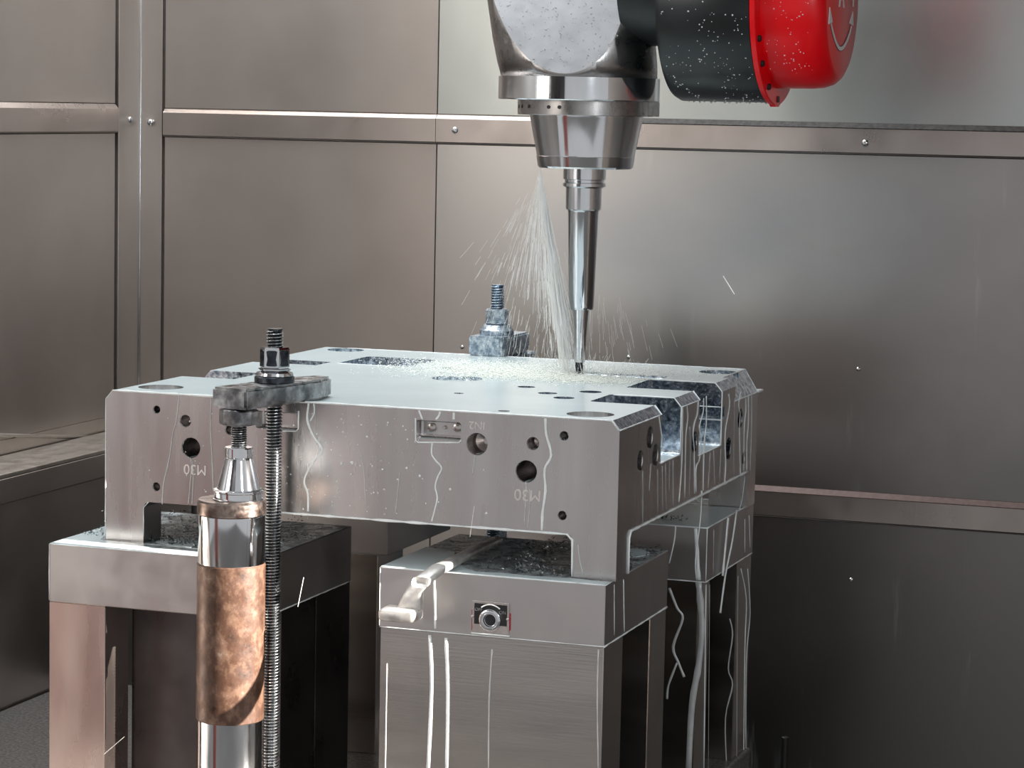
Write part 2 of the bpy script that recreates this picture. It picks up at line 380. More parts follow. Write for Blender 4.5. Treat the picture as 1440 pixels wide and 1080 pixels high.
cut(box(-.2385, -.098, .548, .586, .8085, .9, bev=.004))
for (x, y, r, d) in ((-.699, .068, .032, .012), (-.0575, .055, .032, .012), (-.69, .722, .030, .01), (-.047, .690, .031, .012), (-.372, .392, .038, .006),
                     (-.243, .334, .013, .01), (-.189, .270, .014, .012), (-.150, .225, .015, .014), (-.1399, .318, .016, .016), (-.172, .0335, .008, .008), (-.30, .205, .007, .008), (-.43, .53, .02, .006)):
    cut(cyl((x, y, 0), r, ZT - d, ZT + .01, seg=36))
for (x, z, r, d) in [(p[0], p[2], r, d) for p, r, d in zip([(-0.6713,0.0000,0.7891),(-0.6269,0.0000,0.7758),(-0.6182,0.0000,0.7389),(-0.6713,0.0000,0.6808),(-0.5600,0.0000,0.7671),(-0.1976,0.0000,0.7701),(-0.1190,0.0000,0.7757),(-0.1275,0.0000,0.7379),(-0.0760,0.0000,0.7885),(-0.0761,0.0000,0.6825)], (.0048, .0078, .0135, .0055, .006, .0142, .0080, .0142, .0055, .0055), (.04, .03, .09, .03, .03, .035, .03, .09, .03, .03))]:
    cut(lathe([(r + .0008, -.01), (r + .0008, .0005), (r, .0016), (r, d), (r * .35, d + r * .4)], (x, 0, z), 32, 1))
for (p, q) in (([(-0.5206,0.0000,0.7978)][0], [(-0.4561,0.0000,0.7722)][0]), ([(-0.2856,0.0000,0.7988)][0], [(-0.2205,0.0000,0.7730)][0])):
    cut(box(p[0], q[0], -.02, .020, q[2], p[2] - .001, bev=.004))
for (y, z, r) in [(p[1], p[2], r) for p, r in zip([(0.0000,0.1448,0.7743),(0.0000,0.1746,0.7468),(0.0000,0.1005,0.7482),(0.0000,0.3790,0.7410),(0.0000,0.4311,0.7465),(0.0000,0.6465,0.7466),(0.0000,0.5784,0.7082),(0.0000,0.6767,0.6822)], (.0150, .0150, .0135, .0150, .0160, .0145, .0165, .0100))]:
    cut(lathe([(r + .001, .01), (r + .001, -.0005), (r, -.0018), (r, -.016), (r * .55, -.0165), (r * .55, -.03)], (0, y, z), 28, 0))
cut(cyl((0, [(-0.2695,0.0200,0.7851)][0][0] * 0 + .02, 0), .001, .9, .95, seg=8))
for m_ in ('mold', 'film', 'mold_wet'): body.data.materials.append(M[m_])
for f in body.data.polygons:
    n, c = f.normal, f.center
    if n.z > .97 and c.z > .70: f.material_index = 1
    elif n.z > .5 and c.z > .78: f.material_index = 2
    elif c.z > .70 and -.745 < c.x < -.0008 and .003 < c.y < .7545 and c.y > .19: f.material_index = 2
    elif c.z > .79 and n.z > .3: f.material_index = 2
    else: f.material_index = 0
body.parent = plate; body.matrix_parent_inverse = Matrix.Translation(-plate.location)
pc = [(-0.2695,0.0200,0.7860),(-0.2323,0.0200,0.7882),(-0.2506,0.0200,0.7872)]
for (c, r) in ((pc[0], .006), (pc[1], .006), (pc[2], .0024)):
    obj('plug', lathe([(r, .020), (r, .0165), (r * .8, .0160)], (c[0], 0, c[2]), 20, 1), 'column', plate, True, 40)
lip = obj('edge_lip', box(-.052, .0015, .755, .785, .7765, .7795), 'coolant', plate)
# markings stamped upside down
for s, size, c in (('M30', .0200, [(-0.6114,0.0000,0.7092)][0]), ('M30', .0215, [(-0.1248,0.0000,0.7067)][0]), ('IN2', .0150, [(-0.1977,0.0000,0.7954)][0])):
    text_mesh(s, size, 'engrave', plate, 'stamped_mark', (c[0], -.0003, c[2]), (-1, 0, 0), (0, 0, -1), .0006)
# coolant beads along the edges
def bead(pts, r=.0014, mat='coolant', parent=plate, name='coolant_bead', flat=None, k=3):
    pp = [Vector(p) for p in pts]; out = []
    for a, b in zip(pp, pp[1:]):
        n = max(1, int((b - a).length / .012))
        for i in range(n): out.append(a.lerp(b, i / n))
    out.append(pp[-1])
    rr = [r * (.65 + .6 * noise.noise(p * 60 + Vector((3, 1, 2)))) + r * .15 for p in out]
    rr = [max(.0003, x) for x in rr]
    return obj(name, tube(out, rr, 6, flat=flat), mat, parent, True)
bead([(-.69, -.0005, .61), (-.6905, -.0005, .650), (-.683, -.0005, .6585)], .0006)
bead([(-.52, -.0008, .6580), (-.3, -.0008, .6580), (-.0685, -.0008, .6580), (-.0610, -.0008, .651), (-.0605, -.0008, .602)], .0020)
bead([(.0008, .0545, .602), (.0008, .0545, .650), (.0008, .061, .6580), (.0008, .35, .6580), (.0008, .700, .6580)], .0022)
bead([(-.7395, -.0006, ZT), (-.4, -.0006, ZT), (-.0105, -.0006, ZT), (0, -.0004, ZT - .0125)], .0018)
bead([(-.75, -.0004, .60), (-.75, -.0004, .8), (-.7395, -.0004, ZT)], .0008)
bead([(.0004, 0, ZT - .0125), (.0004, .2, ZT - .0125), (-.01, .2, ZT)], .0012)
bead([(.0004, .301, .7335), (.0004, .301, ZT - .0125), (-.0105, .301, ZT), (-.06, .3006, ZT), (-.10, .3006, ZT - .0006)], .0013)
bead([(.0004, .301, ZT - .0125), (.0004, .402, ZT - .0125), (-.0105, .402, ZT)], .0012)
bead([(.0006, .200, .7328), (.0006, .301, .7328)], .0016)
bead([(.0006, .402, .7190), (.0006, .529, .7190)], .0014)
bead([(.0004, .529, .7190), (.0004, .529, .8), (-.0105, .529, ZT), (-.112, .529, ZT)], .0014)
bead([(.0004, .529, .7765), (-.05, .529, .7765)], .0010); bead([(.0004, .529, .757), (-.05, .529, .757)], .0010)
bead([(-.0215, .61, ZT), (-.0215, .755, ZT), (0, .755, .7775), (0, .61, .7775)], .0012)
bead([(-.0215, .755, ZT), (-.35, .755, ZT), (-.70, .755, ZT)], .0009)
bead([(-.617, .512, ZT), (-.56, .512, ZT), (-.497, .512, ZT)], .0009)
# pocket rims
q = [(-0.2854,-0.0006,0.7998),(-0.2848,-0.0006,0.7696),(-0.2812,-0.0006,0.7674),(-0.2233,-0.0006,0.7705),(-0.2198,-0.0006,0.7740)]
bead(q, .0013)
q = [(-0.4865,-0.0006,0.7704),(-0.4601,-0.0006,0.7715),(-0.4564,-0.0006,0.7752),(-0.4567,-0.0006,0.7996)]
bead(q, .0011)
def drip(pts, r, mat='coolant', parent=plate, flat=(1, .45)):
    pp = smoothline(pts, 4); n = len(pp)
    rr = [r * (.75 + .55 * abs(noise.noise(p * 45))) for p in pp]
    return obj('coolant_drip', tube(pp, rr, 6, flat=flat), mat, parent, True)
for s, r in (([(-0.4417,-0.0003,0.8121),(-0.4435,-0.0003,0.7886),(-0.4348,-0.0003,0.7677),(-0.4209,-0.0003,0.7490),(-0.4333,-0.0003,0.7326),(-0.4446,-0.0003,0.7123),(-0.4466,-0.0003,0.7004),(-0.4411,-0.0003,0.6861),(-0.4408,-0.0003,0.6625)], .0019),
             ([(-0.4344,-0.0003,0.8125),(-0.4332,-0.0003,0.7989),(-0.4393,-0.0003,0.7869)], .0012),
             ([(-0.2609,-0.0003,0.7677),(-0.2617,-0.0003,0.7532),(-0.2554,-0.0003,0.7440),(-0.2471,-0.0003,0.7349),(-0.2529,-0.0003,0.7211),(-0.2557,-0.0003,0.7084),(-0.2524,-0.0003,0.6941),(-0.2562,-0.0003,0.6765),(-0.2600,-0.0003,0.6617)], .0014),
             ([(-0.1022,-0.0003,0.8105),(-0.1008,-0.0003,0.7898),(-0.0932,-0.0003,0.7619),(-0.1017,-0.0003,0.7424),(-0.1000,-0.0003,0.7141),(-0.1033,-0.0003,0.6853),(-0.1038,-0.0003,0.6606)], .0021),
             ([(-0.2811,-0.0003,0.8106),(-0.2789,-0.0003,0.8059),(-0.2757,-0.0003,0.7984)], .0018), ([(-0.2505,-0.0003,0.8105),(-0.2524,-0.0003,0.8046),(-0.2564,-0.0003,0.7996)], .0018), ([(-0.2312,-0.0003,0.8106),(-0.2311,-0.0003,0.8058),(-0.2311,-0.0003,0.8011)], .0019)):
    drip(s, r)
for s, r in (([(-0.6366,-0.0003,0.8149),(-0.6406,-0.0003,0.7770),(-0.6460,-0.0003,0.7568),(-0.6512,-0.0003,0.7217),(-0.6597,-0.0003,0.6862),(-0.6617,-0.0003,0.6570)], .0010),
             ([(-0.5877,-0.0003,0.8097),(-0.5884,-0.0003,0.7702),(-0.5859,-0.0003,0.7308),(-0.5833,-0.0003,0.6813)], .0009),
             ([(-0.6184,-0.0003,0.7247),(-0.6172,-0.0003,0.7089),(-0.6212,-0.0003,0.6598)], .0009), ([(-0.6162,-0.0003,0.7229),(-0.6139,-0.0003,0.7012),(-0.6157,-0.0003,0.6602)], .0009),
             ([(-0.3645,-0.0003,0.7448),(-0.3589,-0.0003,0.7209),(-0.3575,-0.0003,0.6966),(-0.3551,-0.0003,0.6754)], .0006), ([(-0.3072,-0.0003,0.7242),(-0.3098,-0.0003,0.6950),(-0.3125,-0.0003,0.6687)], .0006),
             ([(-0.1998,-0.0003,0.7552),(-0.2016,-0.0003,0.7407),(-0.2033,-0.0003,0.7282)], .0007), ([(-0.1281,-0.0003,0.7236),(-0.1268,-0.0003,0.7123),(-0.1287,-0.0003,0.6645)], .0008), ([(-0.1219,-0.0003,0.7145),(-0.1214,-0.0003,0.6917),(-0.1237,-0.0003,0.6629)], .0007),
             ([(-0.0530,-0.0003,0.6453),(-0.0506,-0.0003,0.6274),(-0.0451,-0.0003,0.6060)], .0011)):
    drip(s, r, 'coolant_thin')
for s, r in (([(0.0004,0.3072,0.8010),(0.0004,0.3113,0.7345),(0.0004,0.3097,0.7021),(0.0004,0.3022,0.6643)], .0016), ([(0.0004,0.3301,0.7997),(0.0004,0.3373,0.7819),(0.0004,0.3304,0.7599),(0.0004,0.3299,0.7418),(0.0004,0.3324,0.6664)], .0012),
             ([(0.0004,0.3928,0.8006),(0.0004,0.3889,0.7813),(0.0004,0.3732,0.7675),(0.0004,0.3692,0.7493),(0.0004,0.3771,0.7302),(0.0004,0.3867,0.6653)], .0017),
             ([(0.0004,0.4221,0.8008),(0.0004,0.4215,0.7810),(0.0004,0.4029,0.7611),(0.0004,0.4138,0.7412),(0.0004,0.4081,0.7126),(0.0004,0.3907,0.7022),(0.0004,0.3945,0.6663)], .0018),
             ([(0.0004,0.4368,0.8025),(0.0004,0.4411,0.7633),(0.0004,0.4327,0.7330),(0.0004,0.4342,0.6631)], .0019),
             ([(0.0004,0.5696,0.7927),(0.0004,0.5763,0.7725),(0.0004,0.5549,0.7348),(0.0004,0.5635,0.6861),(0.0004,0.5596,0.6573)], .0018),
             ([(0.0004,0.6421,0.7889),(0.0004,0.6333,0.7700),(0.0004,0.6426,0.7547),(0.0004,0.6423,0.7316),(0.0004,0.6498,0.6947),(0.0004,0.6578,0.6578)], .0014),
             ([(0.0004,0.6768,0.7755),(0.0004,0.6794,0.7542),(0.0004,0.6726,0.7283),(0.0004,0.6781,0.6575)], .0014), ([(0.0004,0.6932,0.7784),(0.0004,0.6985,0.7355),(0.0004,0.6925,0.7030),(0.0004,0.6981,0.6572)], .0015),
             ([(0.0004,0.7135,0.7764),(0.0004,0.7197,0.7264),(0.0004,0.7192,0.6568)], .0008),
             ([(0.0004,0.1855,0.7997),(0.0004,0.1948,0.7839),(0.0004,0.2039,0.7681),(0.0004,0.2031,0.7537)], .0017),
             ([(0.0004,0.6397,0.6048),(0.0004,0.6184,0.5613),(0.0004,0.5806,0.5122),(0.0004,0.5567,0.4591)], .0035), ([(0.0004,0.5876,0.6011),(0.0004,0.5785,0.5674),(0.0004,0.5653,0.5147)], .0040),
             ([(0.0004,0.4265,0.6641),(0.0004,0.4230,0.6225),(0.0004,0.4013,0.5648),(0.0004,0.4104,0.5349)], .0022),
             ([(0.0004,0.6860,0.6520),(0.0004,0.6736,0.6201),(0.0004,0.6575,0.6045)], .0012)):
    drip(s, r, flat=(0, .45))
for s, r in (([(0.0004,0.2648,0.7290),(0.0004,0.2713,0.6635)], .0010), ([(0.0004,0.2257,0.7288),(0.0004,0.2357,0.6634)], .0008), ([(0.0004,0.2095,0.7278),(0.0004,0.2175,0.6640)], .0008), ([(0.0004,0.4695,0.7147),(0.0004,0.4629,0.6635)], .0012), ([(0.0004,0.4886,0.7171),(0.0004,0.5000,0.6629)], .0012),
             ([(0.0004,0.5318,0.7152),(0.0004,0.5288,0.6635)], .0011), ([(0.0004,0.1524,0.7378),(0.0004,0.1467,0.7013)], .0009), ([(0.0004,0.1128,0.7330),(0.0004,0.1194,0.6612)], .0008), ([(0.0004,0.2474,0.7301),(0.0004,0.2479,0.6879)], .0006), ([(0.0004,0.3488,0.7671),(0.0004,0.3571,0.7250),(0.0004,0.3558,0.6632)], .0008),
             ([(0.0004,0.6054,0.7826),(0.0004,0.6088,0.7167),(0.0004,0.6154,0.6610)], .0008), ([(0.0004,0.1866,0.7257),(0.0004,0.1923,0.6655)], .0007)):
    drip(s, r, 'coolant_thin', flat=(0, .45))
sp = bmesh.new(); pts = []
for _ in range(150):
    x = R.gauss(-.43, .10); z = R.uniform(.665, .80)
    if -.7 < x < -.02: pts.append((x, -.0005, z))
specks(sp, pts, .0009, 1, .6)
for p in [(-0.2783,-0.0006,0.7223),(-0.2342,-0.0006,0.7070),(-0.1820,-0.0006,0.6779),(-0.2970,-0.0006,0.7317),(-0.3923,-0.0006,0.7314),(-0.3767,-0.0006,0.7343)]: specks(sp, [p], .0021, 1, .2)
o = obj('water_droplets', sp, 'coolant', plate); o['kind'] = 'stuff'

# ------------------------------------------------------------------ magnetic blocks and columns
def block(label, x0, x1, y0, y1, loc, z0=.518, z1=.5998):
    t = thing('magnetic_block', label, 'magnet block', loc)
    o = obj('block_body', box(x0, x1, y0, y1, z0, z1, bev=.0012, seg=1), None, t)
    for m_ in ('block', 'block_top'): o.data.materials.append(M[m_])
    for f in o.data.polygons:
        if f.normal.z > .9: f.material_index = 1
    return t
LB = block('grey magnetic block under the left front foot of the mould plate', -.8053, -.487, -.0604, .268, (-.646, .10, .518))
CB = block('magnetic block with black on-off switch plate under the right front foot', -.3214, -.005, -.0301, .272, (-.163, .12, .518))
RB = block('coolant-covered magnetic block under the right rear corner of the plate', -.3214, -.005, .484, .772, (-.163, .628, .518))
KB = block('magnetic block glimpsed in the gap behind the bent handle, under the left rear corner', -.8053, -.5185, .490, .772, (-.66, .63, .518))
def column(label, x0, x1, y0, y1, mat, z1=.5178):
    o = obj('steel_column', box(x0, x1, y0, y1, ZF, z1, bev=.001, seg=1), mat)
    return tag(o, label, 'column')
c_front = column('wide brushed steel column carrying the block with the black switch plate', -.3205, -.0055, -.0290, .058, 'column')
column('second dark column behind the wide front column, under the same switch block', -.3205, -.006, .190, .271, 'column')
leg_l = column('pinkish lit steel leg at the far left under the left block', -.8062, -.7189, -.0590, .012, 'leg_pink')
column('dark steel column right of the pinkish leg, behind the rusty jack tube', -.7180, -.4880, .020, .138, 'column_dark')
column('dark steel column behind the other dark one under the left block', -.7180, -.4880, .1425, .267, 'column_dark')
c_rr = column('steel column streaked by a wide milky coolant run under the right rear block', -.3205, -.0165, .486, .552, 'column')
column('rearmost right steel column with thin wavy coolant lines', -.3205, -.006, .680, .770, 'column')
column('brownish steel column seen deep in the gap left of the wide front column', -.8045, -.535, .492, .600, 'column')
# white wet strip and bead on the block tops
for t, x0, x1, y0, r in ((CB, -.3205, -.0055, -.0301, .0012), (RB, -.3205, -.0055, .484, .0013), (LB, -.805, -.4875, -.0604, .0011)):
    bead([(x0, y0, .5995), (x1, y0, .5995)], r, parent=t)
bead([(-.005, -.030, .5995), (-.005, .0, .5995)], .0013, parent=CB)
bead([(-.005, -.0301, .518), (-.005, .10, .518), (-.005, .272, .518)], .0015, parent=CB)
bead([(-.321, -.0301, .5182), (-.005, -.0301, .5182)], .0009, parent=CB)
bead([(-.3214, -.0301, .520), (-.3214, -.0301, .5995)], .0007, parent=CB)
bead([(-.005, .484, .5995), (-.005, .772, .5995)], .0014, parent=RB)
bead([(-.005, .484, .518), (-.005, .772, .518)], .0013, parent=RB)
bead([(-.32, .484, .518), (-.005, .484, .518)], .0010, parent=RB)
bead([(-.005, .484, .518), (-.005, .484, .5995)], .0010, parent=RB)
bead([(-.487, -.0604, .518), (-.487, .268, .518)], .0013, parent=LB)
bead([(-.8053, -.0604, .520), (-.8053, -.0604, .5995)], .0008, parent=LB)
bead([(-.81, .490, .518), (-.519, .490, .518)], .0008, 'coolant_thin', parent=KB)
# wet films lying on the block tops near the front edge
def puddle(parent, outline, z, mat='film'):
    b = bmesh.new(); top = [b.verts.new((x, y, z + .0009)) for x, y in outline]; bot = [b.verts.new((x, y, z)) for x, y in outline]
    b.faces.new(top); b.faces.new(bot[::-1])
    for i in range(len(top)): b.faces.new((top[i], top[(i + 1) % len(top)], bot[(i + 1) % len(top)], bot[i]))
    return obj('coolant_puddle', b, mat, parent)
def blob(cx, cy, rx, ry, n=26, j=.18, seed=0):
    rr = random.Random(seed); k = [rr.uniform(-j, j) for _ in range(5)]
    return [(cx + rx * math.cos(a) * (1 + sum(k[i] * math.sin((i + 2) * a + i) for i in range(5))), cy + ry * math.sin(a) * (1 + sum(k[i] * math.cos((i + 2) * a) for i in range(5)))) for a in [2 * PI * i / n for i in range(n)]]
puddle(CB, [(-.3205, -.0295), (-.17, -.0295), (-.0060, -.0295), (-.0060, -.012), (-.06, -.004), (-.11, -.012), (-.15, -.006), (-.19, -.014), (-.212, .004), (-.25, .06), (-.27, .12), (-.3205, .14)], .6)
puddle(CB, blob(-.05, .22, .028, .035, seed=3), .6)
puddle(LB, [(-.8045, -.0595), (-.65, -.0595), (-.4880, -.0595), (-.4880, -.03), (-.56, -.03), (-.66, -.035), (-.70, -.012), (-.755, -.005), (-.79, .10), (-.8045, .12)], .6)
puddle(LB, blob(-.63, .03, .05, .035, seed=5), .6); 
puddle(RB, [(-.315, .4845), (-.0058, .4845), (-.0058, .695), (-.10, .69), (-.2, .65), (-.315, .62)], .6)
# swarf on the block tops
def swarf(parent, n, x0, x1, y0, y1, z=.6008, hmax=.012, l=.006):
    b = bmesh.new()
    for _ in range(n):
        x = R.uniform(x0, x1); y = R.uniform(y0, y1)
        if noise.noise(Vector((x * 22, y * 22, .3))) < -.12: continue
        flake(b, (x, y, z + R.random() ** 2 * hmax), R.uniform(.4, 1) * l, R.uniform(.0004, .0010), (R.uniform(-1, 1), R.uniform(-1, 1), R.uniform(-.3, .8)))
    o = obj('steel_chips', b, 'chip', parent); o['kind'] = 'stuff'
swarf(LB, 900, -.80, -.50, .06, .16, hmax=.03); swarf(LB, 160, -.80, -.752, .02, .12, hmax=.004)
swarf(LB, 500, -.69, -.50, .0, .06, hmax=.004)
swarf(CB, 1500, -.20, -.01, .0, .26, hmax=.008, l=.007); swarf(CB, 260, -.045, -.008, .06, .12, hmax=.02)
swarf(RB, 60, -.10, -.05, .52, .56, hmax=.004)
# switch plate with rotary socket, on the centre block
sw0, sw1 = [(-0.1882,-0.0301,0.5656)][0], [(-0.1363,-0.0301,0.5217)][0]
sx0, sx1, sz0, sz1 = sw0[0], sw1[0], sw1[2] + .001, sw0[2] - .0005
swp = obj('switch_plate', box(sx0, sx1, -.0318, -.0302, sz0, sz1, bev=.0004, seg=1), 'brass', CB)
obj('black_label', box(sx0 + .003, sx1 - .003, -.0322, -.0319, sz0 + .0115, sz1 - .003), 'black', swp)
kc = [(-0.1625,-0.0320,0.5408)][0]
obj('socket_ring', lathe([(.0145, -.0322), (.0150, -.0350), (.0138, -.0358), (.0118, -.0358), (.0112, -.0345), (.0104, -.0345), (.0100, -.0355), (.0088, -.0355), (.0080, -.0325), (.0040, -.0322)], (kc[0], 0, kc[2]), 40, 1), 'chrome', swp, True, 40)
obj('socket_hole', lathe([(.0079, -.0324), (.0060, -.0330), (.0001, -.0330)], (kc[0], 0, kc[2]), 24, 1), 'black', swp)
arc = [(kc[0] + .0208 * math.cos(a), -.0325, kc[2] + .0208 * math.sin(a)) for a in [math.radians(t) for t in range(50, 132, 6)]]
obj('arc_arrow', tube(arc, .0009, 6), 'white', swp)
text_mesh('OFF', .0062, 'grey_print', swp, 'lettering', (kc[0] - .0168, -.0323, kc[2] + .0128), (1, 0, 0), (0, 0, 1), .0003)
text_mesh('ON', .0062, 'grey_print', swp, 'lettering', (kc[0] + .0170, -.0323, kc[2] + .0112), (1, 0, 0), (0, 0, 1), .0003)
for (x, z) in ((sx0 + .0005, kc[2] + .003), (sx1 - .002, kc[2] + .003)):
    obj('rivet', lathe([(.0022, -.0318), (.0020, -.0328), (.0008, -.0334)], (x, 0, z), 12, 1), 'brass', swp, True)
obj('paint_remnant', box(sx1 + .0002, sx1 + .0020, -.0306, -.0301, kc[2] - .012, kc[2] + .011), 'red_paint', CB)
obj('paint_remnant', box(sx0 - .0012, sx0 - .0003, -.0306, -.0301, kc[2] - .016, kc[2] + .012), 'red_paint', CB)
obj('switch_sill', box(sx0 - .001, sx1 + .001, -.0330, -.0302, sz0 - .0022, sz0 - .0002, bev=.0006), 'coolant', CB)
# coolant runs on blocks and columns
for p_, s, r in ((CB, [(-0.2442,-0.0304,0.5924),(-0.2426,-0.0304,0.5646),(-0.2408,-0.0304,0.5224)], .0019), (RB, [(-0.0537,0.4837,0.5992),(-0.0553,0.4837,0.5765),(-0.0620,0.4837,0.5426)], .0013),
                 (RB, [(-0.0229,0.4837,0.5982),(-0.0197,0.4837,0.5641),(-0.0163,0.4837,0.5203)], .0040)):
    drip(s, r, parent=p_)
for p_, s, r, m_ in ((c_front, [(-0.2492,-0.0293,0.5127),(-0.2452,-0.0293,0.4463),(-0.2480,-0.0293,0.3311)], .0029, 'coolant'), (c_front, [(-0.2258,-0.0293,0.5109),(-0.2218,-0.0293,0.4368),(-0.2214,-0.0293,0.3290)], .0029, 'coolant'),
                     (c_front, [(-0.1601,-0.0293,0.5012),(-0.1627,-0.0293,0.4308),(-0.1617,-0.0293,0.3352)], .0014, 'coolant_thin'), (c_front, [(-0.0127,-0.0293,0.5142),(-0.0124,-0.0293,0.4450),(-0.0086,-0.0293,0.3511)], .0013, 'coolant_thin'),
                     (c_front, [(-0.3099,-0.0293,0.4686),(-0.3100,-0.0293,0.3973),(-0.3100,-0.0293,0.3198)], .0010, 'coolant_thin'),
                     (c_rr, [(-0.0167,0.4857,0.5178),(-0.0094,0.4857,0.4537),(-0.0121,0.4857,0.3951),(-0.0213,0.4857,0.3301),(-0.0239,0.4857,0.2273)], .0060, 'coolant_thin'), (c_rr, [(-0.0615,0.4857,0.5045),(-0.0486,0.4857,0.4753),(-0.0393,0.4857,0.4598),(-0.0530,0.4857,0.4164),(-0.0440,0.4857,0.3922),(-0.0346,0.4857,0.3713)], .0024, 'coolant_thin'),
                     (c_rr, [(-0.0462,0.4857,0.3920),(-0.0585,0.4857,0.3566),(-0.0602,0.4857,0.3352)], .0018, 'coolant_thin')):
    drip(s, r, m_, parent=p_)
for p_, s, r, m_ in ((CB, [(-0.0048,0.0098,0.5942),(-0.0048,0.0156,0.5255)], .0010, 'coolant'), (CB, [(-0.0048,0.0522,0.5938),(-0.0048,0.0617,0.5217)], .0014, 'coolant'),
                     (RB, [(-0.0048,0.7154,0.5802),(-0.0048,0.7220,0.5260)], .0011, 'coolant'), (RB, [(-0.0048,0.7423,0.5820),(-0.0048,0.7559,0.5287)], .0011, 'coolant'), (RB, [(-0.0048,0.5236,0.5915),(-0.0048,0.5271,0.5227)], .0009, 'coolant_thin'),
                     (c_rr, [(-0.0163,0.5305,0.5060),(-0.0163,0.5499,0.2129)], .0022, 'coolant'), (c_rr, [(-0.0163,0.5518,0.5024),(-0.0163,0.5759,0.2067)], .0010, 'coolant_thin')):
    drip(s, r, m_, parent=p_, flat=(0, .4))
rear_col = [o for o in COL.objects if o.get('label', '').startswith('rearmost')][0]
for s, r, m_ in (([(-0.0058,0.7033,0.5028),(-0.0058,0.7449,0.4469),(-0.0058,0.7455,0.3664),(-0.0058,0.7613,0.1638)], .0016, 'coolant'), ([(-0.0058,0.7477,0.4956),(-0.0058,0.7733,0.4200),(-0.0058,0.7577,0.3421),(-0.0058,0.7772,0.1600)], .0014, 'coolant'), ([(-0.0058,0.6862,0.4943),(-0.0058,0.6940,0.3910),(-0.0058,0.7153,0.1747)], .0010, 'coolant_thin')):
    drip(s, r, m_, parent=rear_col, flat=(0, .4))
drip([(-0.0158,0.6795,0.4269),(-0.0104,0.6795,0.4013),(-0.0157,0.6795,0.3475),(-0.0080,0.6795,0.3215),(-0.0179,0.6795,0.2677),(-0.0131,0.6795,0.1824)], .0013, 'coolant_thin', parent=rear_col)

# ------------------------------------------------------------------ screw jack under the clamp bar
jx, jy = -.5026, -.112
jack = thing('screw_jack', 'round screw jack with rusty brown tube and chrome sleeves at the left front', 'jack', (jx, jy, ZF))
obj('lower_sleeve', lathe([(.0440, ZF), (.0440, .3925)], (jx, jy, 0), 64), 'chrome', jack, True, 30)
obj('tube', lathe([(.0440, .3925), (.0456, .3940), (.0458, .6035), (.0440, .6050)], (jx, jy, 0), 64), 'rust', jack, True, 30)
obj('upper_sleeve', lathe([(.0442, .6050), (.0446, .6060), (.0446, .6700), (.0440, .6710)], (jx, jy, 0), 64), 'chrome', jack, True, 30)
obj('top_band', lathe([(.0455, .6712), (.0462, .6720), (.0462, .6880), (.0445, .6905), (.030, .6905)], (jx, jy, 0), 64), 'dark_ring', jack, True, 30)
cx_, cy_ = -.4948, -.1085
obj('cone', lathe([(.0335, .6905), (.0338, .6915), (.0325, .6925), (.0325, .7000), (.0340, .7012), (.0340, .7035), (.0325, .7045), (.0290, .7052), (.0190, .7440), (.0180, .7460), (.0190, .7475), (.0190, .7590), (.0180, .7605), (.010, .7605)], (cx_, cy_, 0), 56), 'chrome', jack, True, 25)
obj('screw', thread_bm((cx_, cy_), .0109, .7600, .7945, pitch=.0030, depth=.0015), ['thread', 'groove'], jack)
obj('screw_head', lathe([(.020, .7900), (.0262, .7915), (.0265, .7935), (.0265, .8090), (.0255, .8105), (.0225, .8122)], (cx_, cy_, 0), 8, a0=.3), 'forged', jack, True, 30)

# ------------------------------------------------------------------ clamp bar, stud, nut, washers
ang = math.atan2(.047, .210)
bar = bmesh.new()
# outline in local frame: u across, v along
ol = [(-.029, 0), (.029, 0), (.029, .172), (.012, .216), (-.012, .216), (-.029, .172)]
prism(ol, 2, .8128, .8405, bm=bar)
bmesh.ops.bevel(bar, geom=bar.edges[:], offset=.0035, segments=2, affect='EDGES')
bar.transform(Matrix.Translation((-.5010, -.1285, 0)) @ Matrix.Rotation(-ang, 4, 'Z'))
cb = tag(obj('clamp_bar', bar, 'forged', None, True, 35), 'scuffed steel clamp bar lying from the jack screw onto the plate edge', 'clamp')
rx, ry = -.4795, -.030
rod = bmesh.new(); thread_bm((rx, ry), .0118, ZF, .9135, bm=rod)
tag(obj('threaded_rod', rod, ['thread', 'groove']), 'long threaded rod rising beside the rusty jack through the clamp bar', 'threaded rod')
lean = Matrix.Identity(4)
wA = obj('washer', lathe([(.0130, .8406), (.0265, .8406), (.0272, .8415), (.0272, .8480), (.0262, .8490), (.0130, .8490)], (rx, ry, 0), 40, caps=False), 'black_oxide', None, True, 30)
tag(wA, 'black washer lying on the scuffed clamp bar below the front nut', 'washer')
wB = obj('washer', lathe([(.0130, .8491), (.0250, .8491), (.0256, .8505), (.0245, .8540), (.0180, .8556), (.0130, .8556)], (rx, ry, 0), 40, caps=False), 'chrome', None, True, 30)
tag(wB, 'bright conical washer between the front nut and the black washer', 'washer')
def nut(x, y, z0, z1, r, mat, mark=None, a0=.2):
    b = lathe([(.0125, z0), (r * .93, z0), (r * 1.08, z0 + .002), (r * 1.08, z0 + .0035), (r * .97, z0 + .004), (r, z0 + .006), (r, z1 - .003), (r * .92, z1), (.0125, z1)], (x, y, 0), 6, a0=a0, caps=False)
    return b
nt_ = tag(obj('hex_nut', nut(rx, ry, .8558, .8885, .0205, 'x'), 'chrome', None), 'shiny hexagon nut with dark faces on the front threaded rod', 'nut')
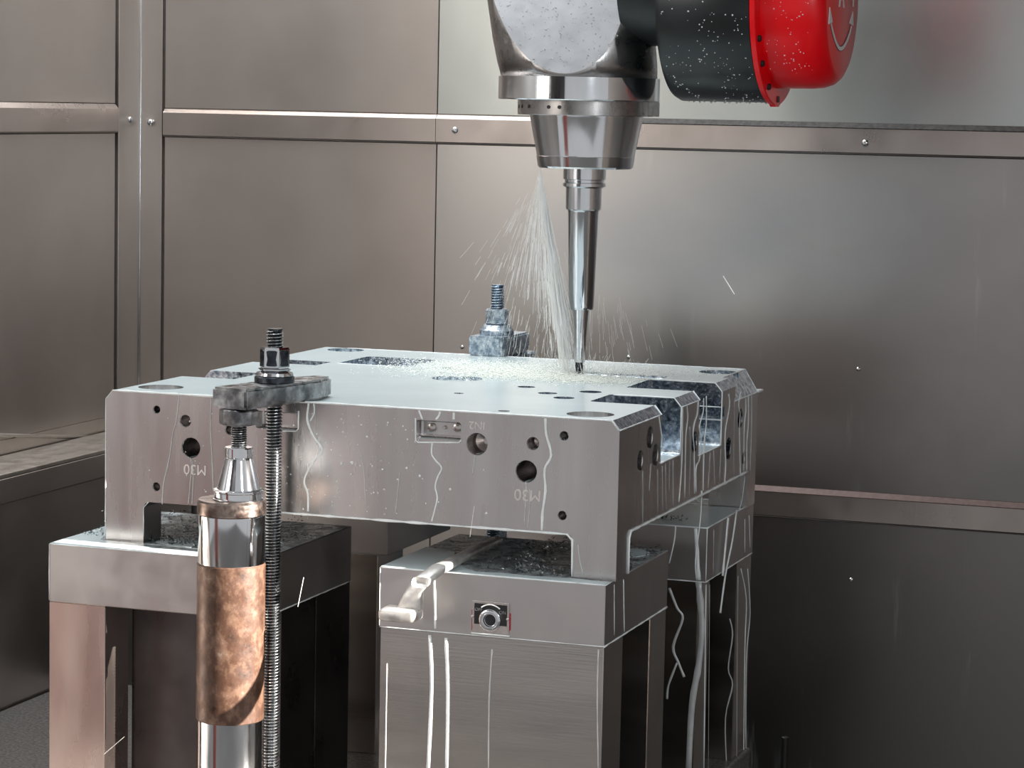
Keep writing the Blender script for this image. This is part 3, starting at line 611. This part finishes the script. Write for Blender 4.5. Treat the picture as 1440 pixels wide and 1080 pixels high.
for k in range(6):
    a = .2 + PI / 6 + k * PI / 3; ap = .0205 * math.cos(PI / 6) + .0002
    c = Vector((rx + ap * math.cos(a), ry + ap * math.sin(a), 0)); tdir = Vector((-math.sin(a), math.cos(a), 0)); nd = Vector((math.cos(a), math.sin(a), 0))
    b = bmesh.new(); vs = []
    for (u, z) in ((-.0075, .8645), (-.005, .8635), (.005, .8635), (.0075, .8645), (.0058, .873), (.0075, .8835), (.005, .8848), (-.005, .8848), (-.0075, .8835), (-.0058, .873)):
        vs.append(c + tdir * u + Vector((0, 0, z)))
    f = [b.verts.new(v + nd * .0004) for v in vs]; g = [b.verts.new(v - nd * .001) for v in vs]
    b.faces.new(f); b.faces.new(g[::-1])
    for i in range(10): b.faces.new((f[i], f[(i + 1) % 10], g[(i + 1) % 10], g[i]))
    obj('dark_face', b, 'black_oxide', nt_)

# rear clamp
qx, qy = -.4505, .790
tag(obj('threaded_rod', thread_bm((qx, qy), .0118, ZF, .9265), ['blue_wet', 'blue_groove']), 'bluish wet stud standing behind the back edge of the plate', 'threaded rod')
rb = bmesh.new()
prism([(-.4790, .738), (-.4270, .742), (-.4200, .752), (-.4200, .870), (-.4830, .870), (-.4830, .745)], 2, .8128, .8445, bm=rb)
bmesh.ops.bevel(rb, geom=rb.edges[:], offset=.003, segments=2, affect='EDGES')
tag(obj('clamp_bar', rb, 'blue_wet', None, True, 35), 'blue-grey wet clamp block gripping the rear edge of the plate', 'clamp')
h = obj('heel_block', box(-.475, -.412, .842, .885, ZF, .8120, bev=.003), 'blue_wet', None); tag(h, 'wet heel block propping the rear clamp block from below', 'block')
tag(obj('washer', lathe([(.0130, .8447), (.0275, .8447), (.0282, .8460), (.0282, .8520), (.0250, .8560), (.0215, .8610), (.0130, .8610)], (qx, qy, 0), 36, caps=False), 'blue_wet', None, True, 30), 'thick wet washer under the rear bluish nut', 'washer')
tag(obj('hex_nut', nut(qx, qy, .8612, .8870, .0190, 'x', a0=.5), 'blue_wet'), 'bluish wet hexagon nut on the rear stud', 'nut')

# ------------------------------------------------------------------ bent handle
hn = thing('spanner', 'sunlit bent spanner handle poking out from beneath the plate', 'wrench', (-.24, -.05, .60))
def sweep(secs):
    b = bmesh.new(); rings = []
    for c, ax, ay, hw, hh in secs:
        c = Vector(c); ax = Vector(ax).normalized(); ay = Vector(ay).normalized(); ring = []
        for k in range(16):
            a = 2 * PI * k / 16; ca, sa = math.cos(a), math.sin(a)
            e = .55
            ring.append(b.verts.new(c + ax * hw * math.copysign(abs(ca) ** e, ca) + ay * hh * math.copysign(abs(sa) ** e, sa)))
        rings.append(ring)
    for A, B in zip(rings, rings[1:]):
        for k in range(16): b.faces.new((A[k], A[(k + 1) % 16], B[(k + 1) % 16], B[k]))
    b.faces.new(rings[0]); b.faces.new(rings[-1][::-1])
    return b
h1 = [(-0.2305,-0.0850,0.6025),(-0.2424,-0.0850,0.5940),(-0.2502,-0.0850,0.5829),(-0.2540,-0.0850,0.5703),(-0.2568,-0.0850,0.5586)]
secs = [((-.236, .20, .6075), (1, 0, 0), (0, 0, 1), .0085, .0050), ((-.232, .05, .6085), (1, 0, 0), (0, 0, 1), .0088, .0052), ((-.2262, -.02, .6095), (1, 0, 0), (0, 0, 1), .0095, .0055), ((-.2290, -.055, .6080), (1, 0, 0), (0, .3, 1), .0105, .0062),
        (h1[1], (1, 0, .0), (0, .8, 1), .0118, .0080), (h1[2], (1, 0, 0), (0, 1, .5), .0118, .0080), (h1[3], (1, 0, 0), (0, 1, .2), .0150, .0078), (h1[4], (1, 0, 0), (0, 1, .1), .0180, .0075)]
obj('handle', sweep(secs), 'handle', hn, True, 50)
hc = [(-0.2658,-0.0900,0.5512)][0]
hb = box(hc[0] - .0265, hc[0] + .0255, -.112, -.074, hc[2] - .0085, hc[2] + .0085, bev=.006, seg=3)
obj('head', hb, 'handle', hn, True, 50)

# ------------------------------------------------------------------ spindle head
AX, AY = -.233, .5595
head = thing('spindle_head', 'steel milling spindle head with side motor and red end cover', 'milling head', (AX, AY, 1.45))
HX = -.2448
hb_ = lathe([(.1185, 1.262), (.1215, 1.285), (.1235, 1.32), (.1235, 1.38), (.1235, 1.50), (.1235, 1.64)], (HX, AY, 0), 128)
for v in hb_.verts: v.co.x -= .17 * max(0, v.co.z - 1.262)
hs = obj('housing', hb_, 'head')
FAZ, FTILT = math.radians(7), math.radians(25)
fn = Matrix.Rotation(FAZ, 3, 'Z') @ Vector((0, -math.cos(FTILT), math.sin(FTILT)))
f0 = Vector((HX, AY, 1.2644)) + (Matrix.Rotation(FAZ, 3, 'Z') @ Vector((0, -.1205, 0)))
b = box(-.5, .5, -.5, 0, -.6, .6)
b.transform(Matrix.Translation(f0) @ Matrix.Rotation(FAZ, 4, 'Z') @ Matrix.Rotation(-FTILT, 4, 'X')); boolean(hs, b)
hs.data.materials.clear(); hs.data.materials.append(M['head']); hs.data.materials.append(M['facet'])
for f in hs.data.polygons:
    if f.normal.dot(fn) > .999: f.material_index = 1
    else: f.use_smooth = True
hs.parent = head; hs.matrix_parent_inverse = Matrix.Translation(-head.location)
obj('collar', lathe([(.1190, 1.2640), (.1225, 1.2632), (.1225, 1.2300), (.1210, 1.2285), (.095, 1.2285)], (HX, AY, 0), 96), 'chrome', head, True, 25)
obj('flange', lathe([(.1030, 1.2284), (.1030, 1.2070), (.1020, 1.2060), (.08, 1.2060)], (AX - .001, AY, 0), 96), 'head', head, True, 25)
obj('nose', lathe([(.0865, 1.2065), (.0860, 1.2030), (.0745, 1.1460), (.0745, 1.1445), (.0750, 1.1440), (.0725, 1.1290), (.0700, 1.1265), (.030, 1.1265)], (AX + .001, AY, 0), 96), 'chrome', head, True, 20)
for a in (-150, -140, -128, -105, -95):
    aa = math.radians(a); c = (AX + .1031 * math.cos(aa), AY + .1031 * math.sin(aa), 1.218)
    b = bmesh.new(); lathe([(.0028, -.0006), (.0028, .0012), (.0015, .0012)], (0, 0, 0), 10, 0, bm=b)
    b.transform(Matrix.Translation(c) @ Matrix.Rotation(aa, 4, 'Z')); obj('screw', b, 'black', head)
b = box(.079 + AX, .1075 + AX, AY - .03, AY + .03, 1.2065, 1.2290, bev=.001, seg=1); obj('side_lug', b, 'head', head)
# chips stuck to the flat
b = bmesh.new(); b2 = bmesh.new(); tu = Matrix.Rotation(FAZ, 3, 'Z') @ Vector((1, 0, 0)); tv = tu.cross(fn) * -1
if tv.z < 0: tv = -tv
for _ in range(330):
    v = R.random() ** .75 * .17 + .004; hw = min(.095, .032 + v * .85); u = R.uniform(-hw, hw) - .17 * v
    p = f0 + tu * u + tv * v + fn * .0003
    if R.random() < .6: flake(b, p, R.uniform(.0008, .0040), .0004, tu * R.uniform(-1, 1) + tv * R.uniform(-1, 1))
    else: specks(b2, [p], .0006)
o = obj('steel_chips', b, 'chip', head); o['kind'] = 'stuff'
o = obj('water_droplets', b2, 'coolant', head); o['kind'] = 'stuff'
# side motor: black drum + red cover, axis along +x
MZ = 1.382; my = AY
obj('motor_drum', lathe([(.06, -.088), (.147, -.086), (.1510, -.079), (.1510, .0535)], (0, my, MZ), 128, 0), 'drum', head, True, 30)
obj('motor_gap', lathe([(.1475, .0535), (.1475, .0545)], (0, my, MZ), 96, 0), 'black', head)
obj('mount_arm', lathe([(.10, -.16), (.10, -.085)], (0, my, MZ + .03), 64, 0), 'drum_face', head, True, 30)
fl_ = obj('cover_flange', lathe([(.1530, .0548), (.1545, .0560), (.1545, .0625), (.1530, .0637), (.115, .0640)], (0, my, MZ), 128, 0), 'red', head, True, 25)
lug = bmesh.new(); lz = MZ - .1475
prism([(my - .026, lz + .012), (my - .020, lz - .004), (my - .008, lz - .0095), (my + .010, lz - .0095), (my + .022, lz - .004), (my + .03, lz + .012)], 0, .0550, .0636, bm=lug)
lg = obj('cover_lug', lug, 'red', fl_)
obj('lug_screw', box(.0640, .0652, my - .004, my + .008, lz - .003, lz + .0065), 'black', fl_)
obj('motor_cover', lathe([(.1300, .0640), (.1295, .1180), (.1280, .1330), (.1235, .1455), (.1170, .1530), (.1110, .1560), (.1080, .1570)], (0, my, MZ), 128, 0), 'red', head, True, 45)
cf = obj('cover_face', lathe([(.1085, .1568), (.1078, .1574), (.0001, .1576)], (0, my, MZ), 96, 0), 'red_face', head, True, 45)
for a in (205, 222, 244, 180):
    aa = math.radians(a); c = (.0640, my + .1425 * math.cos(aa), MZ + .1425 * math.sin(aa))
    obj('flange_screw', lathe([(.0048, 0), (.0048, .0035), (.0030, .0045)], c, 14, 0), 'black', fl_, True, 30)
# markings on the cover face: a curved double arrow, an A and a plus
def face_pt(px): return px
ac = [(0.1580,0.4791,1.3456),(0.1580,0.4929,1.3339),(0.1580,0.5116,1.3222),(0.1580,0.5299,1.3145),(0.1580,0.5476,1.3114),(0.1580,0.5695,1.3146),(0.1580,0.5906,1.3235),(0.1580,0.6089,1.3355),(0.1580,0.6199,1.3464)]
def ribbon(pts, w_, mat, x, name, parent):
    b = bmesh.new(); n = len(pts); L = []; 
    P_ = [Vector((x, p[1], p[2])) for p in pts]
    for i, p in enumerate(P_):
        d = (P_[min(i + 1, n - 1)] - P_[max(i - 1, 0)]).normalized(); s = Vector((0, -d.z, d.y))
        L.append((b.verts.new(p + s * w_), b.verts.new(p - s * w_), b.verts.new(p + s * w_ + Vector((-.0008, 0, 0))), b.verts.new(p - s * w_ + Vector((-.0008, 0, 0)))))
    for A_, B_ in zip(L, L[1:]):
        b.faces.new((A_[0], B_[0], B_[1], A_[1])); b.faces.new((A_[2], A_[3], B_[3], B_[2])); b.faces.new((A_[0], A_[2], B_[2], B_[0])); b.faces.new((A_[1], B_[1], B_[3], A_[3]))
    return obj(name, b, mat, parent)
acs = [tuple(v) for v in smoothline(ac, 4)]
ribbon(acs, .0040, 'outline', .1582, 'arrow_outline', cf); ribbon(acs, .0028, 'white', .1586, 'arrow', cf)
def poly_x(pts, x0, x1, mat, name, parent):
    b = prism([(p[1], p[2]) for p in pts], 0, x0, x1); return obj(name, b, mat, parent)
poly_x([(0.1580,0.4670,1.3683),(0.1580,0.4627,1.3440),(0.1580,0.4883,1.3479)], .1577, .1587, 'white', 'arrow_head', cf)
poly_x([(0.1580,0.6280,1.3687),(0.1580,0.6055,1.3500),(0.1580,0.6325,1.3478)], .1577, .1587, 'white', 'arrow_head', cf)
lc = [(0.1580,0.5471,1.3701),(0.1580,0.6279,1.3755)]
text_mesh('A', .052, 'white', cf, 'lettering', (.1582, lc[0][1], lc[0][2] + .0180), (0, 1, 0), (0, 0, 1), .0008, .0012)
text_mesh('+', .052, 'white', cf, 'lettering', (.1582, lc[1][1], lc[1][2] + .0110), (0, 1, 0), (0, 0, 1), .0008, .0012)
# droplets on drum and cover
b = bmesh.new(); pts = []
for _ in range(190):
    a = math.radians(R.uniform(178, 262)); x = R.uniform(-.078, .052)
    if noise.noise(Vector((x * 25, a * 3, 0))) < -.15: continue
    pts.append((x, my + .1512 * math.cos(a), MZ + .1512 * math.sin(a)))
specks(b, pts, .0009, None, .6)
for _ in range(60):
    a = math.radians(R.uniform(180, 240)); x = R.uniform(.07, .135); specks(b, [(x, my + .1298 * math.cos(a), MZ + .1298 * math.sin(a))], .0009)
for k in range(16):
    x = -.07 + k * .0078 + R.uniform(-.002, .002); specks(b, [(x, my, MZ - .1515)], .0018)
o = obj('water_droplets', b, 'coolant', head); o['kind'] = 'stuff'

# ------------------------------------------------------------------ tool holder and cutter
th = thing('tool_holder', 'slim polished tapered tool holder with milling cutter touching the plate', 'tool holder', (AX, AY, 1.126))
obj('holder_flange', lathe([(.0325, 1.1264), (.0325, 1.1100), (.0300, 1.1085), (.0300, 1.1050), (.0325, 1.1035), (.0325, 1.0990), (.0270, 1.0965)], (AX, AY, 0), 64), 'chrome', th, True, 25)
obj('holder_shank', lathe([(.0275, 1.0980), (.0270, 1.0640), (.0240, 1.0625), (.0232, 1.0600), (.0190, .9150), (.0178, .9110), (.011, .9105)], (AX - .0005, AY, 0), 64), 'chrome', th, True, 25)
ct = obj('cutter_extension', lathe([(.0125, .9112), (.0118, .9000), (.0098, .8700), (.0088, .8400), (.0085, .8300), (.006, .8295)], (AX - .001, AY, 0), 40), 'chrome', th, True, 30)
b = bmesh.new(); rings = []
for i in range(13):
    z = .8297 - i * .0017; rg = []
    for k in range(12):
        a = 2 * PI * k / 12 + i * .22; rr = .0062 if k % 3 else .0048
        rg.append(b.verts.new((AX - .0015 + rr * math.cos(a), AY + rr * math.sin(a), z)))
    rings.append(rg)
for A_, B_ in zip(rings, rings[1:]):
    for k in range(12): b.faces.new((A_[k], A_[(k + 1) % 12], B_[(k + 1) % 12], B_[k]))
b.faces.new(rings[0]); b.faces.new(rings[-1][::-1])
obj('end_mill', b, 'black_oxide', th)

# ------------------------------------------------------------------ spray, splash, mist
N0 = Vector((AX - .062, AY - .030, 1.1275))
def streak(b, p, q, r):
    p, q = Vector(p), Vector(q); d = (q - p).normalized(); a = d.cross(Vector((.2, .9, .1))).normalized(); c = d.cross(a)
    A_ = [b.verts.new(p + (a * math.cos(t) + c * math.sin(t)) * r) for t in (0, 2.09, 4.19)]
    B_ = [b.verts.new(q + (a * math.cos(t) + c * math.sin(t)) * r) for t in (0, 2.09, 4.19)]
    for i in range(3): b.faces.new((A_[i], A_[(i + 1) % 3], B_[(i + 1) % 3], B_[i]))
    b.faces.new(A_[::-1]); b.faces.new(B_)
b = bmesh.new()
def fan(n, tx, sx, ty, sy, t0, t1, ln, r, sag=.0):
    for _ in range(n):
        T = Vector((R.gauss(tx, sx), R.gauss(ty, sy), .80)); d = T - N0
        s = t0 + (t1 - t0) * R.random() ** .8; l = ln * R.uniform(.4, 1.3)
        f = lambda t: N0 + d * t + Vector((0, 0, -sag * t * t + sag * t))
        streak(b, f(s), f(min(1, s + l)), r * R.uniform(.6, 1.3) * (1 + .4 * s))
fan(1500, -.2475, .0065, .552, .012, 0, .62, .20, .00030)     # jet to the tool
fan(1100, -.2485, .0035, .552, .008, 0, .74, .18, .00028)
fan(300, -.246, .014, .55, .02, .35, .98, .12, .00020)
fan(260, -.262, .018, .55, .03, .0, .55, .16, .00020)
fan(190, -.320, .034, .55, .05, .0, .50, .14, .00015)       # left veil
fan(120, -.33, .050, .55, .06, .35, .97, .07, .00015)
fan(60, -.43, .05, .55, .06, .12, .50, .07, .00016)
tag(obj('coolant_spray', b, 'spray'), 'white fan of coolant spraying from the spindle nose towards the cutter', 'spray', kind='stuff')
b = bmesh.new()
for _ in range(520):
    a = R.uniform(0, 2 * PI); d = Vector((math.cos(a) * .6, math.sin(a) * .6, R.uniform(.3, 1.2)))
    p = Vector((AX, AY, ZT)) + Vector((d.x * 1.6, d.y, 0)) * R.uniform(.01, .12)
    l = R.uniform(.002, .010); s0 = R.random() ** 2 * .022
    streak(b, p + d * s0, p + d * (s0 + l), .00022)
for _ in range(120):
    x = AX + R.gauss(0, .055); y = AY + R.gauss(0, .05); z = ZT + R.uniform(.005, .09); k = (x - AX) * .10
    l = R.uniform(.01, .040); streak(b, (x, y, z), (x - k * l * 30, y, z + l), .00017)
tag(obj('coolant_splash', b, 'spray'), 'fine droplets thrown up around the cutter tip on the plate', 'splash', kind='stuff')
b = bmesh.new()
def foam(n, cx, cy, sx, sy, size):
    pts = []
    for _ in range(n):
        x, y = R.gauss(cx, sx), R.gauss(cy, sy)
        if not (-.70 < x < -.03 and .30 < y < .745): continue
        if -.112 < x and .40 < y < .53: continue
        pts.append((x, y, ZT + .0008 + R.random() ** 2 * .004))
    specks(b, pts, size, 2, .6)
foam(6500, -.33, .50, .075, .055, .0010); foam(3800, -.20, .47, .05, .03, .0010); foam(2600, -.40, .58, .07, .045, .0009); foam(1500, -.25, .62, .10, .04, .0009); foam(500, -.33, .50, .07, .05, .0018)
tag(obj('coolant_foam', b, 'foam'), 'pale foam and splashing coolant spread on the plate around the cutter', 'foam', kind='stuff')
# free drops leaving other places
for s, l in (([(-0.1924,-0.0200,0.6895),(-0.1976,-0.0200,0.6480)], 'thin bright droplet streak falling past the front lower edge of the plate'),
             ([(0.0558,0.3000,0.9882),(0.0729,0.3000,0.9630)], 'bright metal chip flying in the air right of the cutter'),
             ([(-0.6563,-0.1200,0.3538),(-0.6876,-0.1200,0.3259)], 'bright chip streak at the bottom left in front of the pinkish leg'),
             ([(-0.4025,-0.1000,0.5904),(-0.4103,-0.1000,0.5505)], 'fine bright streak in the air right of the threaded rod')):
    o = obj('flying_chip', tube([s[0], s[1]], .0008 if 'metal' in l else .0005, 5), 'chip_white'); tag(o, l, 'chip')
# mist
mm = bpy.data.materials.new('coolant_mist'); mm.use_nodes = True; nt = mm.node_tree; nt.nodes.clear()
out = nt.nodes.new('ShaderNodeOutputMaterial'); pv = nt.nodes.new('ShaderNodeVolumePrincipled'); nt.links.new(pv.outputs[0], out.inputs['Volume'])
pv.inputs['Color'].default_value = (.86, .90, 1, 1); pv.inputs['Anisotropy'].default_value = .1
tc = nt.nodes.new('ShaderNodeTexCoord'); ns = nt.nodes.new('ShaderNodeTexNoise'); nt.links.new(tc.outputs['Object'], ns.inputs['Vector']); ns.inputs['Scale'].default_value = 1.6; ns.inputs['Detail'].default_value = 3; ns.inputs['Distortion'].default_value = .6
gr = nt.nodes.new('ShaderNodeVectorMath'); gr.operation = 'LENGTH'; nt.links.new(tc.outputs['Object'], gr.inputs[0])
m1 = nt.nodes.new('ShaderNodeMath'); m1.operation = 'SUBTRACT'; m1.inputs[0].default_value = 1; m1.use_clamp = True; nt.links.new(gr.outputs['Value'], m1.inputs[1])
m2 = nt.nodes.new('ShaderNodeMapRange'); nt.links.new(ns.outputs['Fac'], m2.inputs[0]); m2.inputs[1].default_value = .36; m2.inputs[2].default_value = .66; m2.inputs[3].default_value = 0; m2.inputs[4].default_value = 4.5
m3 = nt.nodes.new('ShaderNodeMath'); m3.operation = 'MULTIPLY'; nt.links.new(m1.outputs[0], m3.inputs[0]); nt.links.new(m2.outputs[0], m3.inputs[1])
nt.links.new(m3.outputs[0], pv.inputs['Density'])
b = bmesh.new(); bmesh.ops.create_icosphere(b, subdivisions=3, radius=1)
me = bpy.data.meshes.new('mist'); b.to_mesh(me); b.free()
mist = bpy.data.objects.new('mist', me); COL.objects.link(mist); me.materials.append(mm)
mist.location = (-.06, .80, 1.02); mist.scale = (.40, .22, .17)
tag(mist, 'faint bluish haze of coolant drifting right of the tool holder', 'mist', kind='stuff')
